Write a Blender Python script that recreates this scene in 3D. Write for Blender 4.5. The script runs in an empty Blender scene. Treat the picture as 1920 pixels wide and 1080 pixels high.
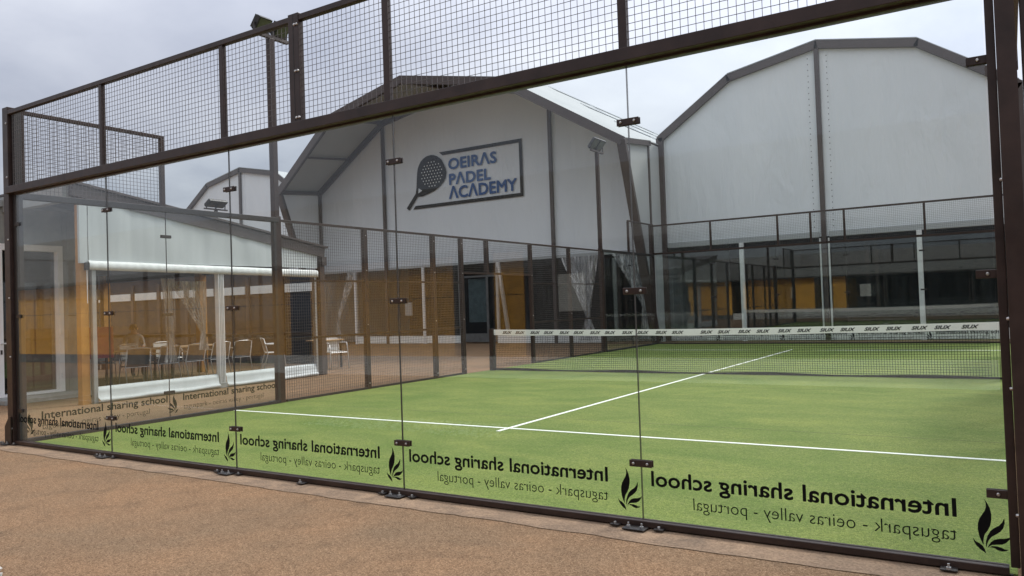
import bpy, bmesh, math, random
from mathutils import Vector, Matrix, Quaternion
random.seed(7)
S = bpy.context.scene
COL = S.collection
R = math.radians

# ------------------------------------------------------------------ camera
cam_d = bpy.data.cameras.new('camera'); cam = bpy.data.objects.new('camera', cam_d); COL.objects.link(cam)
_yaw, _pit, _rol = 0.5677, 0.0232, -0.0344
_f = Vector((-math.sin(_yaw)*math.cos(_pit), math.cos(_yaw)*math.cos(_pit), math.sin(_pit)))
_r = Vector((math.cos(_yaw), math.sin(_yaw), 0)); _u = _r.cross(_f)
_r2 = _r*math.cos(_rol)+_u*math.sin(_rol); _u2 = -_r*math.sin(_rol)+_u*math.cos(_rol)
_m = Matrix((_r2, _u2, -_f)).transposed().to_4x4(); _m.translation = (10.0467, -4.6838, 1.4493)
cam.matrix_world = _m
cam_d.sensor_width = 36.0; cam_d.lens = 36.0*1463.9/1920; cam_d.clip_start = 0.05; cam_d.clip_end = 3000
S.camera = cam

# ------------------------------------------------------------------ sky, sun, exposure
SUN = Vector((0.30, 0.80, 0.95)).normalized()
el = math.asin(SUN.z); az = math.atan2(SUN.x, SUN.y)
W = bpy.data.worlds.new('World'); S.world = W; W.use_nodes = True
wn = W.node_tree.nodes; wl = W.node_tree.links; wn.clear()
def wnode(t, **k):
    n = wn.new(t)
    for a, b in k.items(): setattr(n, a, b)
    return n
out = wnode('ShaderNodeOutputWorld'); bg = wnode('ShaderNodeBackground'); bg.inputs[1].default_value = 0.1
sky = wnode('ShaderNodeTexSky', sky_type='NISHITA', sun_disc=False, sun_elevation=el, sun_rotation=az)
tc = wnode('ShaderNodeTexCoord'); sep = wnode('ShaderNodeSeparateXYZ')
wl.new(tc.outputs['Generated'], sep.inputs[0])
def wmath(op, a, b=None, clamp=False):
    n = wnode('ShaderNodeMath', operation=op); n.use_clamp = clamp
    for i, v in enumerate((a, b)):
        if v is None: continue
        if isinstance(v, (int, float)): n.inputs[i].default_value = v
        else: wl.new(v, n.inputs[i])
    return n.outputs[0]
zz = wmath('ADD', wmath('MAXIMUM', sep.outputs[2], 0.0), 0.22)
comb = wnode('ShaderNodeCombineXYZ')
wl.new(wmath('DIVIDE', sep.outputs[0], zz), comb.inputs[0]); wl.new(wmath('DIVIDE', sep.outputs[1], zz), comb.inputs[1])
def wnoise(scale, detail, rough, off):
    mp = wnode('ShaderNodeMapping'); mp.inputs['Location'].default_value = off
    wl.new(comb.outputs[0], mp.inputs[0])
    n = wnode('ShaderNodeTexNoise'); n.inputs['Scale'].default_value = scale; n.inputs['Detail'].default_value = detail
    n.inputs['Roughness'].default_value = rough; n.inputs['Distortion'].default_value = 0.35
    wl.new(mp.outputs[0], n.inputs['Vector']); return n.outputs[0]
n1 = wnoise(1.3, 6, 0.55, (21.1, 3.3, 0)); n2 = wnoise(0.55, 3, 0.5, (14.4, 2.2, 0))
cl = wmath('ADD', wmath('MULTIPLY', n1, 0.6), wmath('MULTIPLY', n2, 0.4))
ramp = wnode('ShaderNodeValToRGB'); wl.new(cl, ramp.inputs[0])
cr = ramp.color_ramp
cr.elements[0].position = 0.34; cr.elements[0].color = (4.7, 5.05, 6.2, 1)
cr.elements[1].position = 0.61; cr.elements[1].color = (9.6, 9.9, 10.6, 1)
e = cr.elements.new(0.46); e.color = (6.9, 7.2, 8.2, 1)
# veil of cloud is brighter around the hidden sun
vd = wnode('ShaderNodeVectorMath', operation='DOT_PRODUCT'); wl.new(tc.outputs['Generated'], vd.inputs[0]); vd.inputs[1].default_value = SUN
glow = wmath('POWER', wmath('MAXIMUM', vd.outputs['Value'], 0.0), 5.0)
# overcast luminance rises from horizon to zenith
over = wmath('ADD', wmath('MULTIPLY', wmath('MAXIMUM', sep.outputs[2], 0.0), 0.98), 0.255)
gl = wmath('ADD', wmath('MULTIPLY', glow, 0.95), over)
sc_ = wnode('ShaderNodeVectorMath', operation='SCALE'); wl.new(ramp.outputs[0], sc_.inputs[0]); wl.new(gl, sc_.inputs['Scale'])
mixc = wnode('ShaderNodeMix', data_type='RGBA'); mixc.inputs[0].default_value = 0.9
wl.new(sky.outputs[0], mixc.inputs[6]); wl.new(sc_.outputs[0], mixc.inputs[7])
wl.new(mixc.outputs[2], bg.inputs[0]); wl.new(bg.outputs[0], out.inputs[0])
sun_d = bpy.data.lights.new('sun', 'SUN'); sun_d.energy = 1.5; sun_d.angle = R(12); sun_d.color = (1.0, 0.95, 0.87)
sun = bpy.data.objects.new('sun', sun_d); COL.objects.link(sun); sun.rotation_euler = (-SUN).to_track_quat('-Z', 'Y').to_euler()
vs = S.view_settings; vs.view_transform = 'Standard'; vs.look = 'None'; vs.exposure = 0.75; vs.gamma = 1.0; vs.use_curve_mapping = False
S.render.engine = 'CYCLES'
cy = S.cycles; cy.max_bounces = 10; cy.transparent_max_bounces = 40; cy.glossy_bounces = 5; cy.diffuse_bounces = 4
cy.use_denoising = True; cy.sample_clamp_indirect = 8

# ------------------------------------------------------------------ materials
MATS = {}
class NT:
    def __init__(s, name):
        s.m = bpy.data.materials.new(name); s.m.use_nodes = True; s.t = s.m.node_tree; s.t.nodes.clear()
        s.o = s.n('ShaderNodeOutputMaterial'); MATS[name] = s.m
    def n(s, t, **k):
        x = s.t.nodes.new(t)
        for a, b in k.items(): setattr(x, a, b)
        return x
    def l(s, a, b): s.t.links.new(a, b)
    def math(s, op, a, b=None, clamp=False):
        n = s.n('ShaderNodeMath', operation=op); n.use_clamp = clamp
        for i, v in enumerate((a, b)):
            if v is None: continue
            if isinstance(v, (int, float)): n.inputs[i].default_value = v
            else: s.l(v, n.inputs[i])
        return n.outputs[0]
    def noise(s, scale, detail=3, rough=0.5, sc=(1, 1, 1), dist=0.0):
        g = s.n('ShaderNodeNewGeometry'); mp = s.n('ShaderNodeMapping'); mp.inputs['Scale'].default_value = sc
        s.l(g.outputs['Position'], mp.inputs[0]); n = s.n('ShaderNodeTexNoise')
        n.inputs['Scale'].default_value = scale; n.inputs['Detail'].default_value = detail; n.inputs['Roughness'].default_value = rough
        n.inputs['Distortion'].default_value = dist
        s.l(mp.outputs[0], n.inputs['Vector']); return n.outputs[0]
    def ramp(s, fac, stops):
        r = s.n('ShaderNodeValToRGB'); s.l(fac, r.inputs[0]); c = r.color_ramp
        while len(c.elements) < len(stops): c.elements.new(0.5)
        for e, (p, col) in zip(c.elements, stops): e.position = p; e.color = tuple(col)+(1,) if len(col) == 3 else col
        return r.outputs[0]
    def mix(s, fac, a, b, mode='MIX'):
        n = s.n('ShaderNodeMix', data_type='RGBA', blend_type=mode)
        for i, v in ((0, fac), (6, a), (7, b)):
            if isinstance(v, (int, float)): n.inputs[i].default_value = v
            elif isinstance(v, tuple): n.inputs[i].default_value = v+(1,)
            else: s.l(v, n.inputs[i])
        return n.outputs[2]
    def bump(s, h, strength, dist):
        b = s.n('ShaderNodeBump'); b.inputs['Strength'].default_value = strength; b.inputs['Distance'].default_value = dist
        s.l(h, b.inputs['Height']); return b.outputs[0]
    def pbr(s, col, rough=0.5, metal=0.0, normal=None, spec=0.5):
        p = s.n('ShaderNodeBsdfPrincipled')
        if isinstance(col, tuple): p.inputs['Base Color'].default_value = col+(1,)
        else: s.l(col, p.inputs['Base Color'])
        if isinstance(rough, (int, float)): p.inputs['Roughness'].default_value = rough
        else: s.l(rough, p.inputs['Roughness'])
        p.inputs['Metallic'].default_value = metal; p.inputs['Specular IOR Level'].default_value = spec
        if normal is not None: s.l(normal, p.inputs['Normal'])
        s.l(p.outputs[0], s.o.inputs[0]); return p

def simple(name, col, rough=0.5, metal=0.0, var=0.18, vs_=6.0, bump=0.0, spec=0.5):
    t = NT(name); n = t.noise(vs_, 4, 0.6)
    a = tuple(c*(1-var) for c in col); b = tuple(min(1, c*(1+var)) for c in col)
    c = t.ramp(n, [(0.3, a), (0.7, b)])
    r = t.math('ADD', t.math('MULTIPLY', t.noise(vs_*3, 3), 0.25), rough-0.12, True)
    nm = t.bump(t.noise(vs_*12, 3), bump, 0.004) if bump else None
    t.pbr(c, r, metal, nm, spec); return t.m
simple('brown_steel', (0.036, 0.022, 0.018), 0.38, 0.0, 0.3, 5.0, 0.08, 0.28)
simple('brown_beam', (0.062, 0.046, 0.041), 0.5, 0.0, 0.15, 2.0)
simple('dark_steel', (0.022, 0.018, 0.017), 0.45)
simple('black_rubber', (0.012, 0.012, 0.012), 0.7)
simple('vinyl_black', (0.004, 0.004, 0.004), 0.7, var=0.05, spec=0.12)
simple('vinyl_grey', (0.02, 0.021, 0.021), 0.5, var=0.1)
simple('print_black', (0.010, 0.011, 0.013), 0.7, var=0.1, spec=0.2)
simple('print_blue', (0.008, 0.075, 0.25), 0.6, var=0.1)
simple('steel_bolt', (0.5, 0.48, 0.46), 0.32, 0.9)
simple('galv', (0.42, 0.43, 0.44), 0.4, 0.8)
simple('white_alu', (0.72, 0.72, 0.71), 0.35, 0.0, 0.06)
simple('white_bright', (0.9, 0.87, 0.86), 0.35, 0.0, 0.03)
simple('white_paint', (0.74, 0.75, 0.72), 0.6, 0.0, 0.06)
simple('line_white', (0.78, 0.8, 0.72), 0.8, 0.0, 0.08, 30)
simple('grey_post', (0.30, 0.30, 0.29), 0.5, 0.0, 0.12)
simple('lamp_body', (0.02, 0.02, 0.02), 0.5)
simple('lamp_glass', (0.085, 0.085, 0.065), 0.2)
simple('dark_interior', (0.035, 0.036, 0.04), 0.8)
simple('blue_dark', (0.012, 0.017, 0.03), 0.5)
simple('court_floor', (0.035, 0.075, 0.03), 0.9)
simple('ochre', (0.84, 0.43, 0.06), 0.6, 0.0, 0.2, 4.0)
simple('ochre_lit_post', (0.36, 0.17, 0.04), 0.6, 0.0, 0.2, 4.0)  # brown posts, with the ochre light on them put into the colour
simple('wood_table', (0.42, 0.28, 0.16), 0.5, 0.0, 0.2, 9)
simple('chair_sling', (0.10, 0.105, 0.11), 0.7)
simple('chair_white', (0.6, 0.6, 0.58), 0.6)
simple('chair_tube', (0.62, 0.62, 0.62), 0.35, 0.5)
simple('red_cloth', (0.16, 0.02, 0.03), 0.8)
simple('fascia', (0.26, 0.26, 0.25), 0.7, 0.0, 0.1, 1.5)
simple('soffit', (0.08, 0.07, 0.06), 0.8)
simple('plinth', (0.095, 0.095, 0.092), 0.8)
simple('blind', (0.62, 0.63, 0.58), 0.8)
simple('skin', (0.45, 0.26, 0.19), 0.5)
simple('shirt', (0.28, 0.28, 0.28), 0.9)
simple('trousers', (0.04, 0.045, 0.06), 0.9)
simple('hair', (0.05, 0.03, 0.02), 0.6)
simple('pebble', (0.62, 0.6, 0.54), 0.8, 0.0, 0.4, 25)
simple('net_cord', (0.012, 0.012, 0.012), 0.8)
simple('wire', (0.10, 0.088, 0.085), 0.4, 0.3)
simple('leaf', (0.05, 0.08, 0.03), 0.6)
simple('bark', (0.1, 0.07, 0.05), 0.8)

t = NT('concrete'); c = t.ramp(t.noise(1.6, 6, 0.65), [(0.3, (0.2, 0.2, 0.19)), (0.7, (0.36, 0.36, 0.34))]); t.pbr(c, 0.85, 0, t.bump(t.noise(40, 4), 0.15, 0.01))

# tent membrane: slightly creased coated fabric
t = NT('membrane'); n = t.noise(0.8, 4, 0.55, (1, 1, 0.25)); c = t.ramp(n, [(0.3, (0.635, 0.665, 0.685)), (0.75, (0.70, 0.725, 0.74))])
dirt = t.noise(5.0, 5, 0.6, (1, 1, 0.12)); c = t.mix(t.ramp(dirt, [(0.58, (0, 0, 0)), (0.85, (0.16, 0.16, 0.16))]), c, (0.5, 0.5, 0.47))
w = t.math('ADD', t.noise(1.6, 3, 0.5, (1, 1, 0.3), 1.2), t.math('MULTIPLY', t.noise(5.0, 2, 0.5, (1, 1, 0.12), 0.8), 0.35))
t.pbr(c, 0.45, 0, t.bump(w, 0.6, 0.07))
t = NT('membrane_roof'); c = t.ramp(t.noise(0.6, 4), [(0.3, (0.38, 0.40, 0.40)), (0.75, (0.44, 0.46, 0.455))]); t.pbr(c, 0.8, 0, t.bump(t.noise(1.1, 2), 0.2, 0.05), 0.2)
t = NT('awning'); n = t.noise(7.0, 3, 0.5, (1, 1, 0.06)); c = t.ramp(n, [(0.3, (0.46, 0.485, 0.48)), (0.7, (0.52, 0.545, 0.54))]); t.pbr(c, 0.6, 0, t.bump(n, 0.2, 0.02))

# turf: short tufted fibre, sand showing through, brushed bands
simple('turf_joint', (0.13, 0.165, 0.055), 0.9, 0.0, 0.3, 20)
t = NT('turf')
fib = t.math('ADD', t.math('MULTIPLY', t.noise(190, 2, 0.7, (1, 0.6, 1)), 0.55), t.math('MULTIPLY', t.noise(55, 3, 0.7), 0.45)); med = t.noise(18, 4, 0.6); big = t.noise(0.9, 4, 0.55, (1, 1.6, 1), 0.5); brush = t.noise(1.6, 4, 0.6, (0.5, 1.3, 1), 0.8)
c1 = t.ramp(fib, [(0.36, (0.055, 0.088, 0.018)), (0.5, (0.126, 0.178, 0.037)), (0.66, (0.245, 0.295, 0.08))])
c2 = t.ramp(big, [(0.32, (0.76, 0.86, 0.74)), (0.5, (1.0, 1.0, 1.0)), (0.68, (1.24, 1.14, 1.16))]); c = t.mix(1.0, c1, c2, 'MULTIPLY')
c3 = t.ramp(brush, [(0.3, (0.9, 0.93, 0.9)), (0.7, (1.08, 1.06, 1.04))]); c = t.mix(1.0, c, c3, 'MULTIPLY')
c4 = t.ramp(med, [(0.5, (0, 0, 0)), (0.75, (0.3, 0.3, 0.3))]); c = t.mix(c4, c, (0.24, 0.26, 0.1))
c5 = t.ramp(t.noise(95, 1, 0.5), [(0.72, (0, 0, 0)), (0.78, (0.5, 0.5, 0.5))]); c = t.mix(c5, c, (0.42, 0.44, 0.22))
t.pbr(c, 0.85, 0, t.bump(fib, 0.7, 0.012), 0.2)

# reddish-brown resin-bound paving
t = NT('paving')
def vor(scale):
    g = t.n('ShaderNodeNewGeometry'); v = t.n('ShaderNodeTexVoronoi'); v.inputs['Scale'].default_value = scale; t.l(g.outputs['Position'], v.inputs['Vector'])
    q = t.n('ShaderNodeSeparateXYZ'); t.l(v.outputs['Color'], q.inputs[0]); return q.outputs[0], v.outputs['Distance']
ga, gd = vor(135); gb, _ = vor(300); g1 = t.noise(30, 4, 0.75); big = t.noise(0.7, 5, 0.6, (1, 1, 1), 0.4); st = t.noise(2.6, 5, 0.65, (1, 1, 1), 0.6)
mixv = t.math('ADD', t.math('ADD', t.math('MULTIPLY', ga, 0.42), t.math('MULTIPLY', gb, 0.28)), t.math('MULTIPLY', g1, 0.30))
c = t.ramp(mixv, [(0.12, (0.07, 0.041, 0.024)), (0.34, (0.165, 0.10, 0.055)), (0.6, (0.268, 0.17, 0.097)), (0.88, (0.41, 0.29, 0.182))])
c = t.mix(1.0, c, t.ramp(big, [(0.3, (0.82, 0.85, 0.88)), (0.7, (1.08, 1.0, 0.95))]), 'MULTIPLY')
c = t.mix(1.0, c, t.ramp(st, [(0.3, (0.74, 0.75, 0.76)), (0.44, (0.96, 0.96, 0.96)), (0.55, (1, 1, 1)), (0.75, (1.1, 1.07, 1.04))]), 'MULTIPLY')
t.pbr(c, 0.9, 0, t.bump(t.math('MULTIPLY', gd, 40.0), 0.25, 0.004), 0.2)
t = NT('edge_concrete')
g1 = t.noise(60, 5, 0.7); st = t.noise(3.5, 5, 0.65, (1, 1, 1), 0.8)
c = t.ramp(g1, [(0.3, (0.17, 0.11, 0.068)), (0.6, (0.325, 0.22, 0.14)), (0.8, (0.43, 0.32, 0.22))])
c = t.mix(1.0, c, t.ramp(st, [(0.3, (0.62, 0.62, 0.63)), (0.6, (1.05, 1.03, 1.0))]), 'MULTIPLY'); t.pbr(c, 0.9, 0, t.bump(g1, 0.5, 0.01))

# clear panes: transparent with angle-dependent mirror reflection and a film of dust
def glass(name, tint, f0, haze, streak, hcol=(0.6, 0.62, 0.62), rough=0.0, hscale=1.2):
    t = NT(name); g = t.n('ShaderNodeNewGeometry'); d = t.n('ShaderNodeVectorMath', operation='DOT_PRODUCT')
    t.l(g.outputs['Normal'], d.inputs[0]); t.l(g.outputs['Incoming'], d.inputs[1])
    k = t.math('POWER', t.math('SUBTRACT', 1.0, t.math('ABSOLUTE', d.outputs['Value']), True), 5.0)
    F = t.math('ADD', t.math('MULTIPLY', k, 1-f0), f0, True)
    tr = t.n('ShaderNodeBsdfTransparent'); tr.inputs[0].default_value = tint+(1,)
    gl = t.n('ShaderNodeBsdfGlossy'); gl.inputs['Roughness'].default_value = rough; gl.inputs[0].default_value = (1, 1, 1, 1)
    m1 = t.n('ShaderNodeMixShader'); t.l(F, m1.inputs[0]); t.l(tr.outputs[0], m1.inputs[1]); t.l(gl.outputs[0], m1.inputs[2])
    df = t.n('ShaderNodeBsdfDiffuse'); df.inputs[0].default_value = hcol+(1,)
    ns = t.noise(hscale*6, 5, 0.65, (1, 1, streak)); hz = t.ramp(ns, [(0.4, (haze*0.3,)*3), (0.58, (haze,)*3), (0.8, (haze*5,)*3)])
    m2 = t.n('ShaderNodeMixShader'); t.l(hz, m2.inputs[0]); t.l(m1.outputs[0], m2.inputs[1]); t.l(df.outputs[0], m2.inputs[2])
    t.l(m2.outputs[0], t.o.inputs[0]); return t.m
glass('court_glass', (0.972, 0.986, 0.981), 0.032, 0.0012, 0.15)
glass('far_glass', (0.93, 0.96, 0.95), 0.065, 0.003, 0.1)
glass('window_glass', (0.55, 0.6, 0.62), 0.07, 0.01, 0.2)
glass('pvc', (0.82, 0.84, 0.85), 0.012, 0.012, 0.08, rough=0.03)
glass('pvc_fold', (0.85, 0.86, 0.86), 0.08, 0.42, 0.1, (0.85, 0.85, 0.84), 0.1, 2.0)
M = MATS

# ------------------------------------------------------------------ builders
class MB:
    def __init__(s): s.v = []; s.f = []
    def add(s, vs, fs):
        n = len(s.v); s.v += [Vector(a) for a in vs]; s.f += [tuple(i+n for i in f) for f in fs]; return s
    def box(s, x0, x1, y0, y1, z0, z1):
        return s.add([(x0,y0,z0),(x1,y0,z0),(x1,y1,z0),(x0,y1,z0),(x0,y0,z1),(x1,y0,z1),(x1,y1,z1),(x0,y1,z1)],
                     [(0,3,2,1),(4,5,6,7),(0,1,5,4),(1,2,6,5),(2,3,7,6),(3,0,4,7)])
    def beam(s, a, b, w, h, up=(0, 0, 1)):
        a = Vector(a); b = Vector(b); d = (b-a).normalized(); up = Vector(up)
        if abs(d.dot(up)) > 0.99: up = Vector((0, 1, 0))
        x = d.cross(up).normalized(); y = x.cross(d).normalized()
        q = [a+x*i*w/2+y*j*h/2 for i, j in ((-1,-1),(1,-1),(1,1),(-1,1))]; q += [p+(b-a) for p in q[:4]]
        return s.add(q, [(0,3,2,1),(4,5,6,7),(0,1,5,4),(1,2,6,5),(2,3,7,6),(3,0,4,7)])
    def tube(s, pts, r, n=8, caps=True):
        pts = [Vector(p) for p in pts]; rings = []; ref = Vector((0.13, 0.21, 0.97)).normalized()
        for i, p in enumerate(pts):
            d = (pts[min(i+1, len(pts)-1)]-pts[max(i-1, 0)]).normalized()
            rf = ref if abs(d.dot(ref)) < 0.95 else Vector((1, 0, 0))
            x = d.cross(rf).normalized(); y = d.cross(x)
            rr = r[i] if isinstance(r, (list, tuple)) else r
            rings.append([p+(x*math.cos(2*math.pi*k/n)+y*math.sin(2*math.pi*k/n))*rr for k in range(n)])
        v = [q for g in rings for q in g]; f = []
        for i in range(len(pts)-1):
            for k in range(n): f.append((i*n+k, i*n+(k+1) % n, (i+1)*n+(k+1) % n, (i+1)*n+k))
        if caps: f.append(tuple(range(n))[::-1]); f.append(tuple((len(pts)-1)*n+k for k in range(n)))
        return s.add(v, f)
    def poly(s, pts): return s.add(pts, [tuple(range(len(pts)))])
    def prism(s, pts, off):
        n = len(pts); off = Vector(off); a = [Vector(p) for p in pts]
        return s.add(a+[p+off for p in a], [tuple(range(n))[::-1], tuple(range(n, 2*n))]+[(i, (i+1) % n, n+(i+1) % n, n+i) for i in range(n)])
    def mesh(s, name):
        m = bpy.data.meshes.new(name); m.from_pydata([tuple(v) for v in s.v], [], s.f); m.update()
        b = bmesh.new(); b.from_mesh(m); bmesh.ops.recalc_face_normals(b, faces=b.faces); b.to_mesh(m); b.free(); return m
    def build(s, name, mat, parent=None, smooth=False, bevel=0.0, kind=None):
        m = s.mesh(name); m.materials.append(M[mat] if isinstance(mat, str) else mat)
        if smooth:
            for p in m.polygons: p.use_smooth = True
        return link(name, m, parent, bevel, kind)
def wloc(o):
    p = Vector((0, 0, 0))
    while o is not None: p += o.location; o = o.parent
    return p
def link(name, m, parent=None, bevel=0.0, kind=None):
    o = bpy.data.objects.new(name, m); COL.objects.link(o)
    if parent is not None: o.parent = parent; o.location = -wloc(parent)
    if bevel:
        b = o.modifiers.new('bevel', 'BEVEL'); b.width = bevel; b.segments = 2; b.limit_method = 'ANGLE'
    if kind: o['kind'] = kind
    return o
def tag(o, label, cat, group=None):
    o['label'] = label; o['category'] = cat
    if group: o['group'] = group
    return o
def thing(name, label, cat, loc=(0, 0, 0), group=None):
    o = bpy.data.objects.new(name, None); COL.objects.link(o); o.location = loc; o.empty_display_size = 0.2
    return tag(o, label, cat, group)
def struct(o): o['kind'] = 'structure'; return o
def B(name, mat, parent, *b, bevel=0.0): return MB().box(*b).build(name, mat, parent, bevel=bevel)
def copy_tree(o, parent=None):
    c = o.copy(); COL.objects.link(c)
    if parent is not None: c.parent = parent
    for ch in list(o.children): copy_tree(ch, c)
    return c

# lettering: flat glyph meshes from the built-in font, normalised to baseline 0 and a unit width/height box
_tx = {}
def glyphs(txt, offset=0.0, shear=0.0, space=1.0):
    key = (txt, offset, shear, space)
    if key in _tx: return _tx[key]
    cu = bpy.data.curves.new('txt', 'FONT'); cu.body = txt; cu.offset = offset; cu.shear = shear; cu.resolution_u = 3; cu.space_character = space
    ob = bpy.data.objects.new('txt', cu); COL.objects.link(ob)
    dg = bpy.context.evaluated_depsgraph_get(); me = bpy.data.meshes.new_from_object(ob.evaluated_get(dg))
    vs_ = [(v.co.x, v.co.y) for v in me.vertices]; fs = [tuple(p.vertices) for p in me.polygons]
    bpy.data.objects.remove(ob); bpy.data.curves.remove(cu); bpy.data.meshes.remove(me)
    x0 = min(v[0] for v in vs_); x1 = max(v[0] for v in vs_)
    vs_ = [((x-x0)/(x1-x0), y) for x, y in vs_]
    _tx[key] = (vs_, fs); return _tx[key]
def text_mb(txt, width, cap, fn, **k):
    """fn(s, t): metres along and up the baseline -> world point; cap = height of a capital (0.729 em here)"""
    bold = k.pop('bold', 0.0); nv = k.pop('nrm', Vector((0, 0, 0))); vs_, fs = glyphs(txt, **k); mb = MB()
    sh = [(0, 0)] if not bold else [(0, 0), (1, 0), (-1, 0), (0, 1), (0, -1), (0.7, 0.7), (-0.7, 0.7), (0.7, -0.7), (-0.7, -0.7)]
    for i, (a, b) in enumerate(sh):     # heavier weight: copies a hair apart, each on its own level
        mb.add([fn(x*width+a*bold, y/0.729*cap+b*bold)+nv*(i*0.00025) for x, y in vs_], fs)
    return mb

LEAF = [[(1305,260),(1350,320),(1390,400),(1410,490),(1405,570),(1385,650),(1345,720),(1300,770),(1280,820),(1272,880),(1275,925),(1265,915),(1240,870),(1210,790),(1195,700),(1200,620),(1225,550),(1270,490),(1310,440),(1332,380),(1330,320)],
        [(1598,545),(1600,620),(1575,690),(1530,740),(1470,775),(1400,810),(1350,860),(1325,920),(1315,960),(1306,940),(1310,870),(1335,800),(1380,730),(1440,685),(1510,655),(1560,610)],
        [(1690,800),(1660,850),(1610,895),(1550,920),(1480,922),(1410,925),(1360,945),(1330,970),(1345,935),(1385,885),(1440,850),(1510,838),(1590,838),(1650,825)],
        [(1645,992),(1600,1012),(1540,1018),(1480,1000),(1430,970),(1380,958),(1345,965),(1400,942),(1470,945),(1530,962),(1580,985)],
        [(1115,820),(1150,870),(1210,900),(1260,940),(1290,990),(1305,1055),(1280,1030),(1220,990),(1160,930),(1130,880)]]
def leaf_mb(fn):
    """fn(s, t) with s read from inside the court; box 0.17 x 0.28 m"""
    mb = MB()
    for L in LEAF:
        pts = [(0.17-(px-1113)/577*0.17, 0.385-((py-0.10*(px-1400))-260)/800*0.285) for px, py in L]
        n = len(pts); cx = [fn(*p) for p in pts]
        # triangulate with bmesh later: store as ngon
        mb.poly(cx)
    return mb
def school_lettering(pane, fn, mat='vinyl_black', s0=0.25, nrm=Vector((0, -1, 0))):
    text_mb('International sharing school', 1.69, 0.098, lambda s, t: fn(s0+s, 0.275+t), bold=0.0028, nrm=nrm).build('lettering', mat, pane)
    text_mb('taguspark - oeiras valley - portugal', 1.42, 0.078, lambda s, t: fn(s0+s, 0.150+t), offset=-0.008).build('small_lettering', mat, pane)
    leaf_mb(fn).build('leaf_emblem', mat, pane)

def wires(x0, x1, z0, z1, step, r, fn):
    """square welded mesh in a plane; fn(s, t, d) -> world point"""
    mb = MB(); n = max(1, round((x1-x0)/step)); m = max(1, round((z1-z0)/step))
    def bar(a, b, hor, off):
        q = []
        for (s, t) in (a, b):
            for i, j in ((-1,-1),(1,-1),(1,1),(-1,1)):
                q.append(fn(s+(0 if hor else i*r), t+(i*r if hor else 0), off+j*r))
        mb.add(q, [(0,1,5,4),(1,2,6,5),(2,3,7,6),(3,0,4,7)])
    for i in range(n+1):
        s = x0+(x1-x0)*i/n; bar((s, z0), (s, z1), False, r)
    for j in range(m+1):
        t = z0+(z1-z0)*j/m; bar((x0, t), (x1, t), True, -r)
    return mb

# ------------------------------------------------------------------ setting
struct(MB().box(-160, 160, -60, 220, -0.4, 0.0).build('ground', 'paving'))
turf = struct(B('court_turf', 'turf', None, -0.02, 10.02, 0.0, 20.0, 0.001, 0.012))
B('service_line', 'line_white', turf, 0.03, 9.97, 3.025, 3.075, 0.0125, 0.016)
B('service_line', 'line_white', turf, 0.03, 9.97, 16.975, 17.025, 0.0125, 0.016)
MB().box(4.975, 5.025, 2.82, 17.2, 0.0125, 0.0172).build('centre_line', 'line_white', turf)
# concrete edging with a ragged edge along the near end
for y in (3.95, 7.9, 12.1, 16.05): B('carpet_joint', 'turf_joint', turf, 0.05, 9.95, y-0.006, y+0.006, 0.0121, 0.0135)
mb = MB(); xs = [-2.0+i*0.1 for i in range(146)]; pts = []
for x in xs: pts.append((x, -0.30+0.008*math.sin(x*2.1)+0.006*math.sin(x*7.3+1)+random.uniform(-0.009, 0.009), 0.004))
mb.add(pts+[(x, -0.003, 0.004) for x in xs], [(i, i+1, len(xs)+i+1, len(xs)+i) for i in range(len(xs)-1)])
struct(mb.build('concrete_edge', 'edge_concrete'))
# corner of a bed of pale gravel
mb = MB()
for i in range(900):
    x = random.uniform(2.2, 5.3); y = random.uniform(-3.3, -2.43); r = random.uniform(0.012, 0.024)
    if x > 5.22-(y+2.43)*-0.2: continue
    q = Quaternion((random.random(), random.random(), random.random(), random.random())).normalized()
    o = Vector((x, y, r*0.6)); vv = [o+q @ Vector(p)*r*random.uniform(0.75, 1.1) for p in ((1,0,0),(-1,0,0),(0,0.8,0),(0,-0.8,0),(0,0,0.7),(0,0,-0.7))]
    mb.add(vv, [(0,2,4),(2,1,4),(1,3,4),(3,0,4),(2,0,5),(1,2,5),(3,1,5),(0,3,5)])
g = mb.build('gravel', 'pebble', kind='stuff'); g['label'] = 'pale gravel bed at the edge of the brown paving'; g['category'] = 'gravel'

# ------------------------------------------------------------------ court enclosure
def bolt(p, axis, r=0.009, h=0.012, parent=None):
    p = Vector(p); a = Vector(axis)
    return MB().tube([p, p+a*h*0.6, p+a*h], [r, r, r*0.6], 8).build('bolt', 'steel_bolt', parent)
def clamp(parent, fn, s, z, w=0.155, half=0, mat='brown_steel', bolts=True):
    """fn(s, z, d): d measured outward from the camera-side pane face"""
    a, b = (-w/2, w/2) if not half else ((-w*0.55, 0.02) if half < 0 else (-0.02, w*0.55))
    for d0, d1 in ((0.002, 0.010), (-0.024, -0.016)):
        q = [fn(s+i, z+j, d) for d in (d0, d1) for i, j in ((a,-0.022),(b,-0.022),(b,0.022),(a,0.022))]
        c = MB().add(q, [(0,1,2,3),(4,5,6,7),(0,1,5,4),(1,2,6,5),(2,3,7,6),(3,0,4,7)]).build('clamp', mat, parent, bevel=0.003)
        if bolts and d0 > 0:
            ax = fn(0, 0, 1)-fn(0, 0, 0)
            for k in ((a+0.03, b-0.03) if not half else ((a+b)/2,)): bolt(fn(s+k, z, d1), ax, parent=c)

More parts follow.
